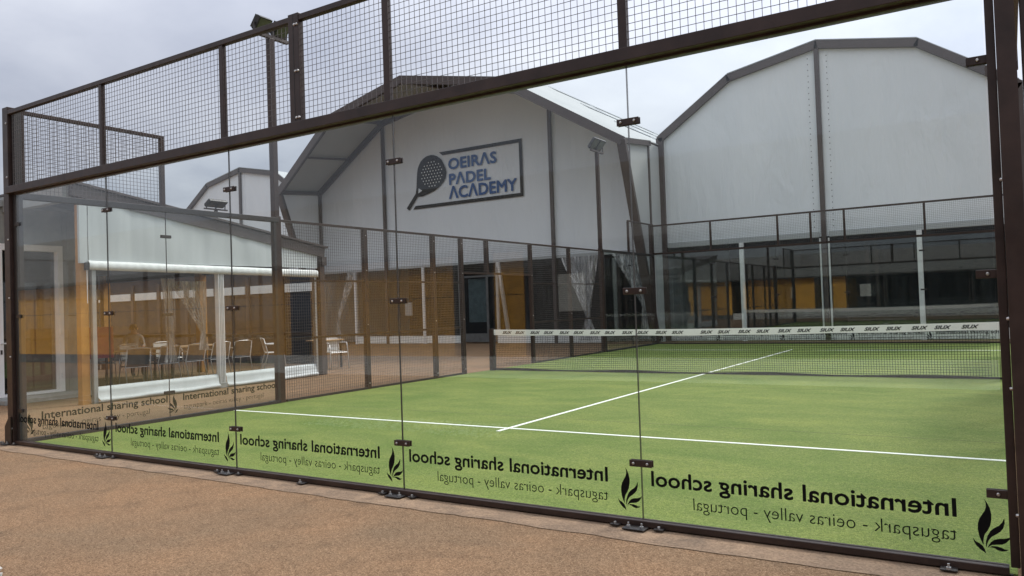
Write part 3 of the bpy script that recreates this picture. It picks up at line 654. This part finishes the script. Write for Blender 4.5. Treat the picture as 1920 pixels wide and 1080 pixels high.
# plain halls with vertical legs
def hall(label, cx, y, sc_=1.0, depth=22, windows=True, x_l=None):
    hw, zk = 5.45, 7.28
    P_ = [(-hw, 0), (-hw, zk), (-2.9, 9.02), (0, 9.57), (2.9, 9.02), (hw, zk), (hw, 0)]
    P_ = [(cx+x, y, z) for x, z in P_]
    t = thing('white_hall', label, 'tent', (cx, y, 0))
    shell_beams(t, [(x, yy-0.06, z) for x, yy, z in P_], 0.24, 0.16)
    zt = lambda x: (zk+(9.02-zk)*(x+hw)/(hw-2.9)) if x < -2.9 else ((9.02+0.55*(x+2.9)/2.9) if x < 0 else ((9.57-0.55*x/2.9) if x < 2.9 else 9.02-(9.02-zk)*(x-2.9)/(hw-2.9)))
    zb = 3.36 if windows else 0.1
    for xs in ((-hw, -2.9, 0), (0, 2.9, hw)):
        pts = [(cx+xs[0], y, zb), (cx+xs[2], y, zb)]+[(cx+x, y, zt(x)) for x in reversed(xs)]
        thickpanel(t, 'gable_membrane', pts, (0, 0.03, 0), 'membrane')
        B('lacing_flap', 'membrane', t, *( (cx-0.33, cx-0.09) if xs[0] < 0 else (cx+0.09, cx+0.33)), y-0.012, y-0.002, zb+0.1, 9.3)
        if windows: B('hem', 'membrane_roof', t, cx+xs[0]+0.15, cx+xs[2]-0.15, y-0.03, y-0.002, 3.33, 3.52, bevel=0.012)
    eye = MB()
    for sd in (-0.29, 0.29):
        for k in range(30):
            z = zb+0.3+k*0.19; eye.box(cx+sd-0.012, cx+sd+0.012, y-0.016, y-0.013, z, z+0.03)
    eye.build('eyelets', 'dark_steel', t, kind='stuff')
    MB().box(cx-0.07, cx+0.07, y-0.12, y-0.02, 0, 9.45).build('gable_pole', 'brown_beam', t)
    for i in range(1, 5):
        p = [Vector(P_[i]), Vector(P_[i+1]), Vector(P_[i+1])+Vector((0, depth, 0)), Vector(P_[i])+Vector((0, depth, 0))]
        thickpanel(t, 'roof_membrane', [q+Vector((0, -0.1, 0.15)) for q in p], (0, 0, 0.03), 'membrane_roof')
    B('side_membrane', 'membrane_roof', t, cx-hw+0.02, cx-hw+0.05, y+0.04, y+depth, 0.0, zk+0.1); B('side_membrane', 'membrane_roof', t, cx+hw-0.05, cx+hw-0.02, y+0.04, y+depth, 0.0, zk+0.1)
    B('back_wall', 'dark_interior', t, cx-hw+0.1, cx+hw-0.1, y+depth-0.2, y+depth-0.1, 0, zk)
    if windows:
        for a, b in ((-hw+0.1, -2.75), (-2.6, -0.12), (0.12, 2.65), (2.8, hw-0.1)):
            thickpanel(t, 'clear_window', [(cx+a, y, 0.35), (cx+b, y, 0.35), (cx+b, y, 3.34), (cx+a, y, 3.34)], (0, 0.006, 0), 'pvc')
        for x in (-2.68, 2.72):
            B('white_post', 'white_alu', t, cx+x-0.07, cx+x+0.07, y-0.07, y+0.03, 0.0, 3.34)
        for x in (-0.13, 0.13): B('edge_strip', 'white_alu', t, cx+x-0.025, cx+x+0.025, y-0.05, y-0.012, 0.3, 3.3)
        B('skirt', 'white_paint', t, cx-hw+0.15, cx+hw-0.15, y-0.04, y-0.01, 0.02, 0.34)
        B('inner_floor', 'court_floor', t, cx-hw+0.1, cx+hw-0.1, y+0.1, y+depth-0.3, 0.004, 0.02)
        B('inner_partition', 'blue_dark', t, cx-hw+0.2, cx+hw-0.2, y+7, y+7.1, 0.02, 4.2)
    return t
hall('white hall gable with dark clear windows behind the far court end', 5.06, 22.0)
hall('farthest small white hall gable between the cafe roof and logo tent', -26.0, 24.0, windows=False)

# ------------------------------------------------------------------ cafe pavilion
pv = thing('cafe_pavilion', 'lean-to cafe pavilion with sloping brown beam, pale awning and rolled side curtain', 'pavilion', (-3.5, 5.5, 0))
XA = -3.5
def roofz(y): return 3.70-(y-2.62)*(0.85/5.66)
for x in (-3.5, -8.0, -12.5):
    MB().beam((x, 2.55, roofz(2.55)), (x, 8.36, roofz(8.36)), 0.12, 0.20).build('rafter', 'brown_beam', pv)
B('ridge_fascia', 'fascia', pv, -13.0, -3.58, 2.45, 2.6, 3.52, 3.80); B('eave_beam', 'brown_beam', pv, -13.0, -3.44, 8.28, 8.42, 2.55, 2.75)
thickpanel(pv, 'roof_sheet', [(-13.0, 2.5, 3.83), (-3.40, 2.5, 3.83), (-3.40, 8.45, roofz(8.45)+0.13), (-13.0, 8.45, roofz(8.45)+0.13)], (0, 0, 0.04), 'brown_beam')
# gable fabric with soft vertical folds
nx, nz_ = 90, 6; v = []
for j in range(nz_+1):
    for i in range(nx+1):
        y = 2.82+(8.15-2.82)*i/nx; zt = roofz(y)-0.10; z = 2.48+(zt-2.48)*j/nz_
        v.append((XA+0.03+0.006*math.sin(y*6+math.sin(y*2))+0.004*math.sin(y*13+1.3)+0.006*math.sin(z*5+y*3), y, z))
MB().add(v, [(j*(nx+1)+i, j*(nx+1)+i+1, (j+1)*(nx+1)+i+1, (j+1)*(nx+1)+i) for j in range(nz_) for i in range(nx)]).build('awning_fabric', 'awning', pv, smooth=True)
# rolled awning cassette with puckered face
v = []; nx = 120; prof = [(0.0, 2.50), (0.055, 2.485), (0.085, 2.45), (0.085, 2.39), (0.07, 2.345), (0.0, 2.335)]
for i in range(nx+1):
    y = 2.80+(8.12-2.80)*i/nx; w = 0.006*math.sin(y*40)+0.004*math.sin(y*71)
    for dx, z in prof: v.append((XA+0.02+dx+(w if 2.36 < z < 2.49 else 0), y, z-(y-2.8)*0.012))
k = len(prof); MB().add(v, [(i*k+a, i*k+a+1, (i+1)*k+a+1, (i+1)*k+a) for i in range(nx) for a in range(k-1)]).build('awning_roll', 'white_paint', pv, smooth=True)
B('side_fabric', 'awning', pv, -3.52, -3.46, 2.66, 2.80, 2.45, 3.52); MB().box(-3.53, -3.42, 2.74, 2.81, 2.33, 2.46).build('motor_bracket', 'dark_steel', pv)
MB().tube([(-3.44, 2.77, 2.33), (-3.44, 2.77, 1.75)], 0.008, 6).build('crank_rod', 'white_alu', pv)
for y, x in ((2.74, -3.55), (8.30, -3.55)): B('post', 'ochre_lit_post' if y < 3 else 'brown_beam', pv, x-0.07, x+0.07, y-0.07, y+0.07, 0.0, roofz(y)-0.1)
for x in (-8.0, -12.5):
    for y in (4.2, 8.30): B('post', 'ochre_lit_post', pv, x-0.1, x+0.1, y-0.1, y+0.1, 0.0, roofz(y)-0.1)
B('guide_post', 'grey_post', pv, -3.53, -3.45, 2.86, 2.93, 0.0, 2.34); B('guide_post', 'galv', pv, -3.53, -3.45, 8.02, 8.08, 0.0, 2.34)
cpst = B('white_post', 'white_alu', pv, -3.56, -3.44, 5.43, 5.56, 0.10, 2.34); B('post_foot', 'grey_post', cpst, -3.58, -3.42, 5.41, 5.58, 0.005, 0.1)
for dx in (-0.035, 0.0, 0.035): MB().box(-3.442, -3.434, 5.495+dx-0.007, 5.495+dx+0.007, 0.11, 2.3).build('groove', 'grey_post', cpst)
# bottom roll of the side curtain lying on the paving
for (y0, y1) in ((2.92, 5.40), (5.59, 8.03)):
    v = []; nx = 60; prof = [(-0.04, 0.02), (0.10, 0.012), (0.13, 0.05), (0.08, 0.08), (0.06, 0.10), (0.05, 0.20), (0.03, 0.27), (-0.02, 0.285)]
    for i in range(nx+1):
        y = y0+(y1-y0)*i/nx; w = 0.02*math.sin(y*3.1)+0.008*math.sin(y*11)
        for a, (dx, z) in enumerate(prof): v.append((XA+dx+(w if a in (1, 2) else w*0.3), y, max(0.006, z+(0.01*math.sin(y*5) if a in (2, 3) else 0))))
    k = len(prof); MB().add(v, [(i*k+a, i*k+a+1, (i+1)*k+a+1, (i+1)*k+a) for i in range(nx) for a in range(k-1)]).build('curtain_roll', 'awning', pv, smooth=True)
curtain(pv, 'gathered_curtain', (-4.35, 4.75, 2.25), (-4.35, 5.05, 2.25), (-4.35, 4.95, 0.95), 0.55, pleats=5, flare=0.2, depth=0.10, tv=0.8)
curtain(pv, 'gathered_curtain', (-4.4, 4.95, 2.2), (-4.4, 5.85, 2.2), (-4.4, 5.75, 1.15), 0.75, pleats=6, flare=0.15, depth=0.08, tv=0.75)
B('back_light_strip', 'white_paint', pv, -12.62, -12.58, 4.3, 8.2, 2.05, 2.35)  # white strip stands in for the bright gap of daylight at the back
B('back_curtain', 'dark_interior', pv, -12.72, -12.68, 4.2, 8.2, 0.0, 2.9)
B('back_partition', 'dark_interior', pv, -24.0, -7.75, 11.0, 11.08, 0.0, 3.5); B('blue_door', 'blue_dark', pv, -7.74, -6.6, 11.0, 11.08, 0.0, 2.6)
for k in range(9): B('partition_post', 'brown_beam', pv, -20+k*1.5, -19.86+k*1.5, 10.93, 10.998, 0.0, 2.6)
for k in range(9): B('clerestory_daylight', 'white_paint', pv, -19.8+k*1.5, -18.56+k*1.5, 10.95, 10.998, 2.08, 2.32)  # white boards paint the daylight showing through the high gap
B('low_rail', 'brown_beam', pv, -12.5, -3.6, 8.26, 8.34, 0.92, 1.0)

# building with glass door on the cafe's near side
bl = thing('concrete_building', 'grey concrete building with white framed glass door behind the left corner post', 'building', (-5.7, 2.7, 0))
XB = -5.7
def bwall(name, y0, y1, z0, z1): return B(name, 'concrete', bl, XB-0.3, XB, y0, y1, z0, z1)
cuts = [1.3, 2.33]
for a, b in zip(cuts, cuts[1:]): bwall('wall_panel', a+0.006, b-0.006, 0.0, 3.62)
bwall('wall_panel', 2.336, 3.53, 2.94, 3.62); bwall('wall_panel', 3.536, 3.62, 0, 3.62); bwall('wall_panel', 3.626, 4.06, 0, 1.56); bwall('wall_panel', 3.626, 4.06, 1.572, 3.62)
B('wall_core', 'plinth', bl, -13.0, XB-0.302, 1.306, 4.06, 0.0, 3.60); B('roof_edge', 'fascia', bl, -13.1, XB+0.06, 1.25, 4.1, 3.622, 3.74)
dp = B('door_pane', 'window_glass', bl, XB-0.12, XB-0.11, 2.43, 3.43, 0.13, 2.82)
fr = MB(); fr.box(XB-0.15, XB+0.03, 2.336, 2.43, 0.02, 2.938); fr.box(XB-0.15, XB+0.03, 3.43, 3.528, 0.02, 2.938); fr.box(XB-0.149, XB+0.029, 2.431, 3.429, 2.82, 2.937); fr.box(XB-0.149, XB+0.029, 2.431, 3.429, 0.021, 0.129)
fr.build('door_frame', 'white_bright', bl)
h = MB(); h.tube([(XB+0.03, 2.385, 1.08), (XB+0.085, 2.385, 1.08), (XB+0.085, 2.50, 1.08)], 0.012, 8); h.build('door_handle', 'white_alu', bl); B('lock', 'dark_steel', bl, XB+0.031, XB+0.045, 2.37, 2.4, 0.88, 0.96)
for z in (0.35, 1.2, 2.1): MB().tube([(XB+0.035, 3.47, z), (XB+0.035, 3.47, z+0.1)], 0.014, 8).build('hinge', 'white_alu', bl)
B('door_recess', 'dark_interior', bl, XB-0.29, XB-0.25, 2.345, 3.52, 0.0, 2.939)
B('step', 'concrete', bl, XB+0.005, XB+0.75, 2.1, 3.7, 0.0, 0.085, bevel=0.01)

# ------------------------------------------------------------------ cafe furniture
def make_chair(label, sling):
    t = thing('cafe_chair', label, 'chair', (0, 0, 0), 'cafe chairs')
    r = 0.012
    B('seat', sling, t, -0.22, 0.22, -0.2, 0.22, 0.425, 0.445, bevel=0.006)
    v = []
    for j in range(6):
        for i in range(7):
            x = -0.22+0.44*i/6; q = j/5; v.append((x, 0.21+0.10*q+0.03*(1-(x/0.22)**2), 0.46+0.34*q))
    MB().add(v, [(j*7+i, j*7+i+1, (j+1)*7+i+1, (j+1)*7+i) for j in range(5) for i in range(6)]).build('backrest', sling, t, smooth=True)
    for s in (-1, 1):
        MB().tube([(s*0.25, -0.25, 0.005), (s*0.25, -0.2, 0.43), (s*0.255, -0.17, 0.63)], r).build('leg', 'chair_tube', t, smooth=True)
        MB().tube([(s*0.25, 0.32, 0.005), (s*0.25, 0.21, 0.43), (s*0.235, 0.31, 0.81)], r).build('leg', 'chair_tube', t, smooth=True)
        MB().tube([(s*0.255, -0.17, 0.63), (s*0.262, -0.12, 0.665), (s*0.262, 0.2, 0.665), (s*0.25, 0.27, 0.66)], 0.015).build('armrest', 'chair_tube', t, smooth=True)
    MB().tube([(-0.235, 0.31, 0.81), (-0.12, 0.34, 0.83), (0.12, 0.34, 0.83), (0.235, 0.31, 0.81)], r).build('back_bar', 'chair_tube', t, smooth=True)
    MB().tube([(-0.25, -0.2, 0.42), (0.25, -0.2, 0.42)], 0.009, 6).build('seat_bar', 'chair_tube', t); MB().tube([(-0.25, 0.21, 0.42), (0.25, 0.21, 0.42)], 0.009, 6).build('seat_bar', 'chair_tube', t)
    return t
chA = make_chair('', 'chair_sling'); chB = make_chair('', 'chair_white')
def put(proto, x, y, deg, label, first=[]):
    if proto not in first: first.append(proto); o = proto
    else: o = copy_tree(proto)
    o.location = (x, y, 0); o.rotation_euler = (0, 0, R(deg)); o['label'] = label
row = [(-5.95, 5.15, -105, 'grey sling chair with its back to the awning, leftmost of the cafe row'),
       (-6.3, 6.05, -92, 'grey sling chair under the gathered plastic curtain, second in the cafe row'),
       (-6.3, 6.72, -88, 'grey sling chair left of the white awning post, third in the cafe row'),
       (-6.3, 7.4, -90, 'grey sling chair right of the white awning post, fourth in the cafe row'),
       (-6.3, 8.05, -95, 'grey sling chair beside the mesh fence end post, fifth in the cafe row')]
for a in row: put(chA, *a)
rowB = [(-8.25, 5.7, 85, 'white chair across the cafe table from the leftmost grey chair'), (-8.25, 6.6, 92, 'white chair behind the cafe table near the gathered curtain'),
        (-8.25, 7.5, 90, 'white chair behind the cafe table, right of the awning post'),
        (-4.6, 9.75, 75, 'white chair outside the pavilion beside its end post'), (-6.6, 9.5, 150, 'white chair just behind the pavilion corner, through the mesh fence')]
for a in rowB: put(chB, *a)
def table(label, x, y, lx, ly):
    t = thing('cafe_table', label, 'table', (x, y, 0), 'cafe tables')
    B('tabletop', 'wood_table', t, x-lx/2, x+lx/2, y-ly/2, y+ly/2, 0.715, 0.745, bevel=0.006)
    for sx in (-1, 1):
        for sy in (-1, 1): B('leg', 'dark_steel', t, x+sx*(lx/2-0.06)-0.02, x+sx*(lx/2-0.06)+0.02, y+sy*(ly/2-0.08)-0.02, y+sy*(ly/2-0.08)+0.02, 0.0, 0.714)
table('wooden cafe table behind the leftmost grey chairs', -7.25, 5.75, 0.8, 1.5)
table('wooden cafe table behind the white awning post', -7.25, 7.4, 0.8, 1.6)
table('small table beside the pavilion end post outside', -5.1, 9.9, 0.7, 0.7)
rb = thing('red_board', 'dark red fabric board standing inside the cafe by the first post', 'board', (-4.7, 3.65, 0))
B('panel', 'red_cloth', rb, -4.73, -4.69, 3.5, 3.95, 0.72, 1.32); B('foot', 'dark_steel', rb, -4.85, -4.55, 3.52, 3.56, 0.0, 0.03); B('foot', 'dark_steel', rb, -4.85, -4.55, 3.89, 3.93, 0.0, 0.03)
for y in (3.54, 3.91): B('upright', 'dark_steel', rb, -4.72, -4.70, y-0.015, y+0.015, 0.031, 0.719)

# seated guest
def person(loc, rot, label):
    me = bpy.data.meshes.new('body')
    V = [(0, 0, 0.52), (0, 0.02, 0.72), (0, 0.02, 0.92), (0, 0, 1.03), (0, -0.01, 1.10), (0, -0.02, 1.20),
         (-0.18, 0.01, 0.99), (-0.23, -0.02, 0.76), (-0.16, -0.26, 0.74), (-0.12, -0.36, 0.75), (0.18, 0.01, 0.99), (0.23, -0.02, 0.76), (0.16, -0.26, 0.74), (0.12, -0.36, 0.75),
         (-0.10, -0.02, 0.50), (-0.12, -0.42, 0.50), (-0.12, -0.40, 0.09), (-0.12, -0.52, 0.05), (0.10, -0.02, 0.50), (0.12, -0.42, 0.50), (0.12, -0.40, 0.09), (0.12, -0.52, 0.05)]
    rad = [0.15, 0.13, 0.15, 0.09, 0.055, 0.095, 0.065, 0.05, 0.036, 0.03, 0.065, 0.05, 0.036, 0.03, 0.09, 0.065, 0.045, 0.04, 0.09, 0.065, 0.045, 0.04]
    Ed = [(0,1),(1,2),(2,3),(3,4),(4,5),(3,6),(6,7),(7,8),(8,9),(3,10),(10,11),(11,12),(12,13),(0,14),(14,15),(15,16),(16,17),(0,18),(18,19),(19,20),(20,21)]
    me.from_pydata(V, Ed, []); o = bpy.data.objects.new('tmp', me); COL.objects.link(o)
    o.modifiers.new('s', 'SKIN'); me.skin_vertices[0].data[0].use_root = True
    for i, r in enumerate(rad): me.skin_vertices[0].data[i].radius = (r, r*(0.75 if i in (1, 2) else 1))
    sb = o.modifiers.new('d', 'SUBSURF'); sb.levels = 2; sb.render_levels = 2
    m2 = bpy.data.meshes.new_from_object(o.evaluated_get(bpy.context.evaluated_depsgraph_get())); bpy.data.objects.remove(o)
    for n in ('skin', 'shirt', 'trousers'): m2.materials.append(M[n])
    for p in m2.polygons:
        p.use_smooth = True; c = p.center
        p.material_index = 2 if c.z < 0.58 and c.y < 0.2 and abs(c.x) < 0.19 else (0 if c.z > 1.06 or (c.y < -0.16) else 1)
    t = thing('person', label, 'person', loc); t.rotation_euler = (0, 0, rot)
    b = bpy.data.objects.new('body', m2); COL.objects.link(b); b.parent = t
    def ell(name, mat, c, r, sq=None, n=12):
        mb = MB(); v = []
        for j in range(9):
            th = math.pi*j/8
            for i in range(n): ph = 2*math.pi*i/n; v.append((c[0]+r[0]*math.sin(th)*math.cos(ph), c[1]+r[1]*math.sin(th)*math.sin(ph), c[2]+r[2]*math.cos(th)))
        mb.add(v, [(j*n+i, j*n+(i+1) % n, (j+1)*n+(i+1) % n, (j+1)*n+i) for j in range(8) for i in range(n)]); q = mb.build(name, mat, None, smooth=True); q.parent = t; return q
    ell('hair', 'hair', (0, 0.02, 1.245), (0.098, 0.105, 0.09)); ell('nose', 'skin', (0, -0.125, 1.195), (0.015, 0.02, 0.022), n=8)
    for s in (-1, 1):
        ell('ear', 'skin', (s*0.098, 0.0, 1.2), (0.012, 0.025, 0.032), n=8); ell('eye', 'trousers', (s*0.035, -0.108, 1.215), (0.012, 0.008, 0.008), n=8)
        for k in range(4):
            mb = MB(); mb.tube([(s*(0.12-0.02*k+0.02), -0.37, 0.755), (s*(0.12-0.02*k+0.015), -0.42-0.006*(1.5-abs(k-1.5)), 0.756), (s*(0.12-0.02*k+0.01), -0.455, 0.749)], [0.010, 0.009, 0.007], 6); q = mb.build('finger', 'skin', None, smooth=True); q.parent = t
    return t
person((-8.9, 6.95, 0), R(70), 'person in grey top seated at the back of the cafe')

# ------------------------------------------------------------------ clubhouse behind the viewer, mirrored in the glass
cb = thing('clubhouse', 'long ochre boarded clubhouse with grey fascia, seen mirrored in the glass', 'building', (-5, -10, 0))
YB = -10.0
for x0, x1 in ((-34, -20.1), (-20, -6.5), (-5.7, -0.95), (0.2, 1.0)):
    n = max(1, round((x1-x0)/1.2))
    for i in range(n):
        a = x0+(x1-x0)*i/n; b = x0+(x1-x0)*(i+1)/n
        B('board_panel', 'ochre', cb, a+0.004, b-0.004, YB-0.08, YB, 0.30, 1.70); B('board_panel', 'ochre', cb, a+0.004, b-0.004, YB-0.08, YB, 1.715, 2.66)
for x0, x1 in ((-6.5, -5.7), (-0.95, 0.2), (1.0, 3.3), (3.4, 8.0), (8.1, 14.0), (14.1, 22)):
    B('window_pane', 'window_glass', cb, x0+0.05, x1-0.05, YB-0.06, YB-0.05, 0.30, 2.6)
    fr = MB(); fr.box(x0+0.001, x0+0.05, YB-0.08, YB-0.01, 0.3, 2.66); fr.box(x1-0.05, x1-0.001, YB-0.08, YB-0.01, 0.3, 2.66); fr.build('window_frame', 'soffit', cb)
B('shutter', 'blind', cb, 1.85, 2.5, YB-0.04, YB-0.02, 1.3, 2.1)
B('plinth', 'plinth', cb, -34, 22, YB-0.07, YB-0.005, 0.0, 0.299); B('inner_wall', 'dark_interior', cb, -34, 22, YB-3, YB-2.9, 0.0, 3.0)
B('soffit', 'soffit', cb, -34.5, 22.5, YB-3, YB+0.35, 2.67, 2.75); B('fascia', 'fascia', cb, -34.5, 22.5, YB+0.2, YB+0.36, 2.751, 4.25); B('roof', 'fascia', cb, -34.5, 22.5, YB-6, YB+0.19, 3.9, 4.0)
B('white_kerb', 'white_paint', cb, -6, 12, YB+1.3, YB+1.45, 0.0, 0.42)

# ------------------------------------------------------------------ tree tops beyond the cafe roof
def tree(label, x, y, h, r):
    t = thing('tree', label, 'tree', (x, y, 0)); rn = random.Random(int(x*10))
    MB().tube([(x, y, 0), (x+0.1, y, h*0.4), (x-0.1, y+0.1, h*0.75), (x, y, h*0.95)], [0.22, 0.17, 0.1, 0.03], 8).build('trunk', 'bark', t, smooth=True)
    mb = MB(); cl = []
    for k in range(26):
        a = rn.uniform(0, 6.28); q = rn.uniform(0.2, 1)**0.5*r; zc = h*rn.uniform(0.5, 1.0); q *= 1-0.5*abs(zc/h-0.7)/0.3*0.6
        cl.append((x+q*math.cos(a), y+q*math.sin(a), zc, rn.uniform(0.35, 0.7)))
    for cx, cy_, cz, cr_ in cl:
        for i in range(170):
            d = Vector((rn.gauss(0, 1), rn.gauss(0, 1), rn.gauss(0, 1))).normalized()*cr_*rn.uniform(0.4, 1)**0.5
            p = Vector((cx, cy_, cz))+d; u = Vector((rn.gauss(0, 1), rn.gauss(0, 1), rn.gauss(0, 1))).normalized(); w = u.cross(Vector((rn.random(), rn.random(), 1))).normalized(); s = rn.uniform(0.05, 0.09)
            mb.add([p-u*s, p+w*s*0.5, p+u*s, p-w*s*0.5], [(0, 1, 2, 3)])
    mb.build('crown', 'leaf', t)
    for k in range(5):
        c = cl[k]; MB().tube([(x, y, h*0.45), ((x+c[0])/2, (y+c[1])/2, (h*0.5+c[2])/2), c[:3]], [0.07, 0.05, 0.02], 6).build('branch', 'bark', t)
tree('small leafy tree whose top shows over the grey roof edge', -22.0, 9.2, 5.9, 1.5)
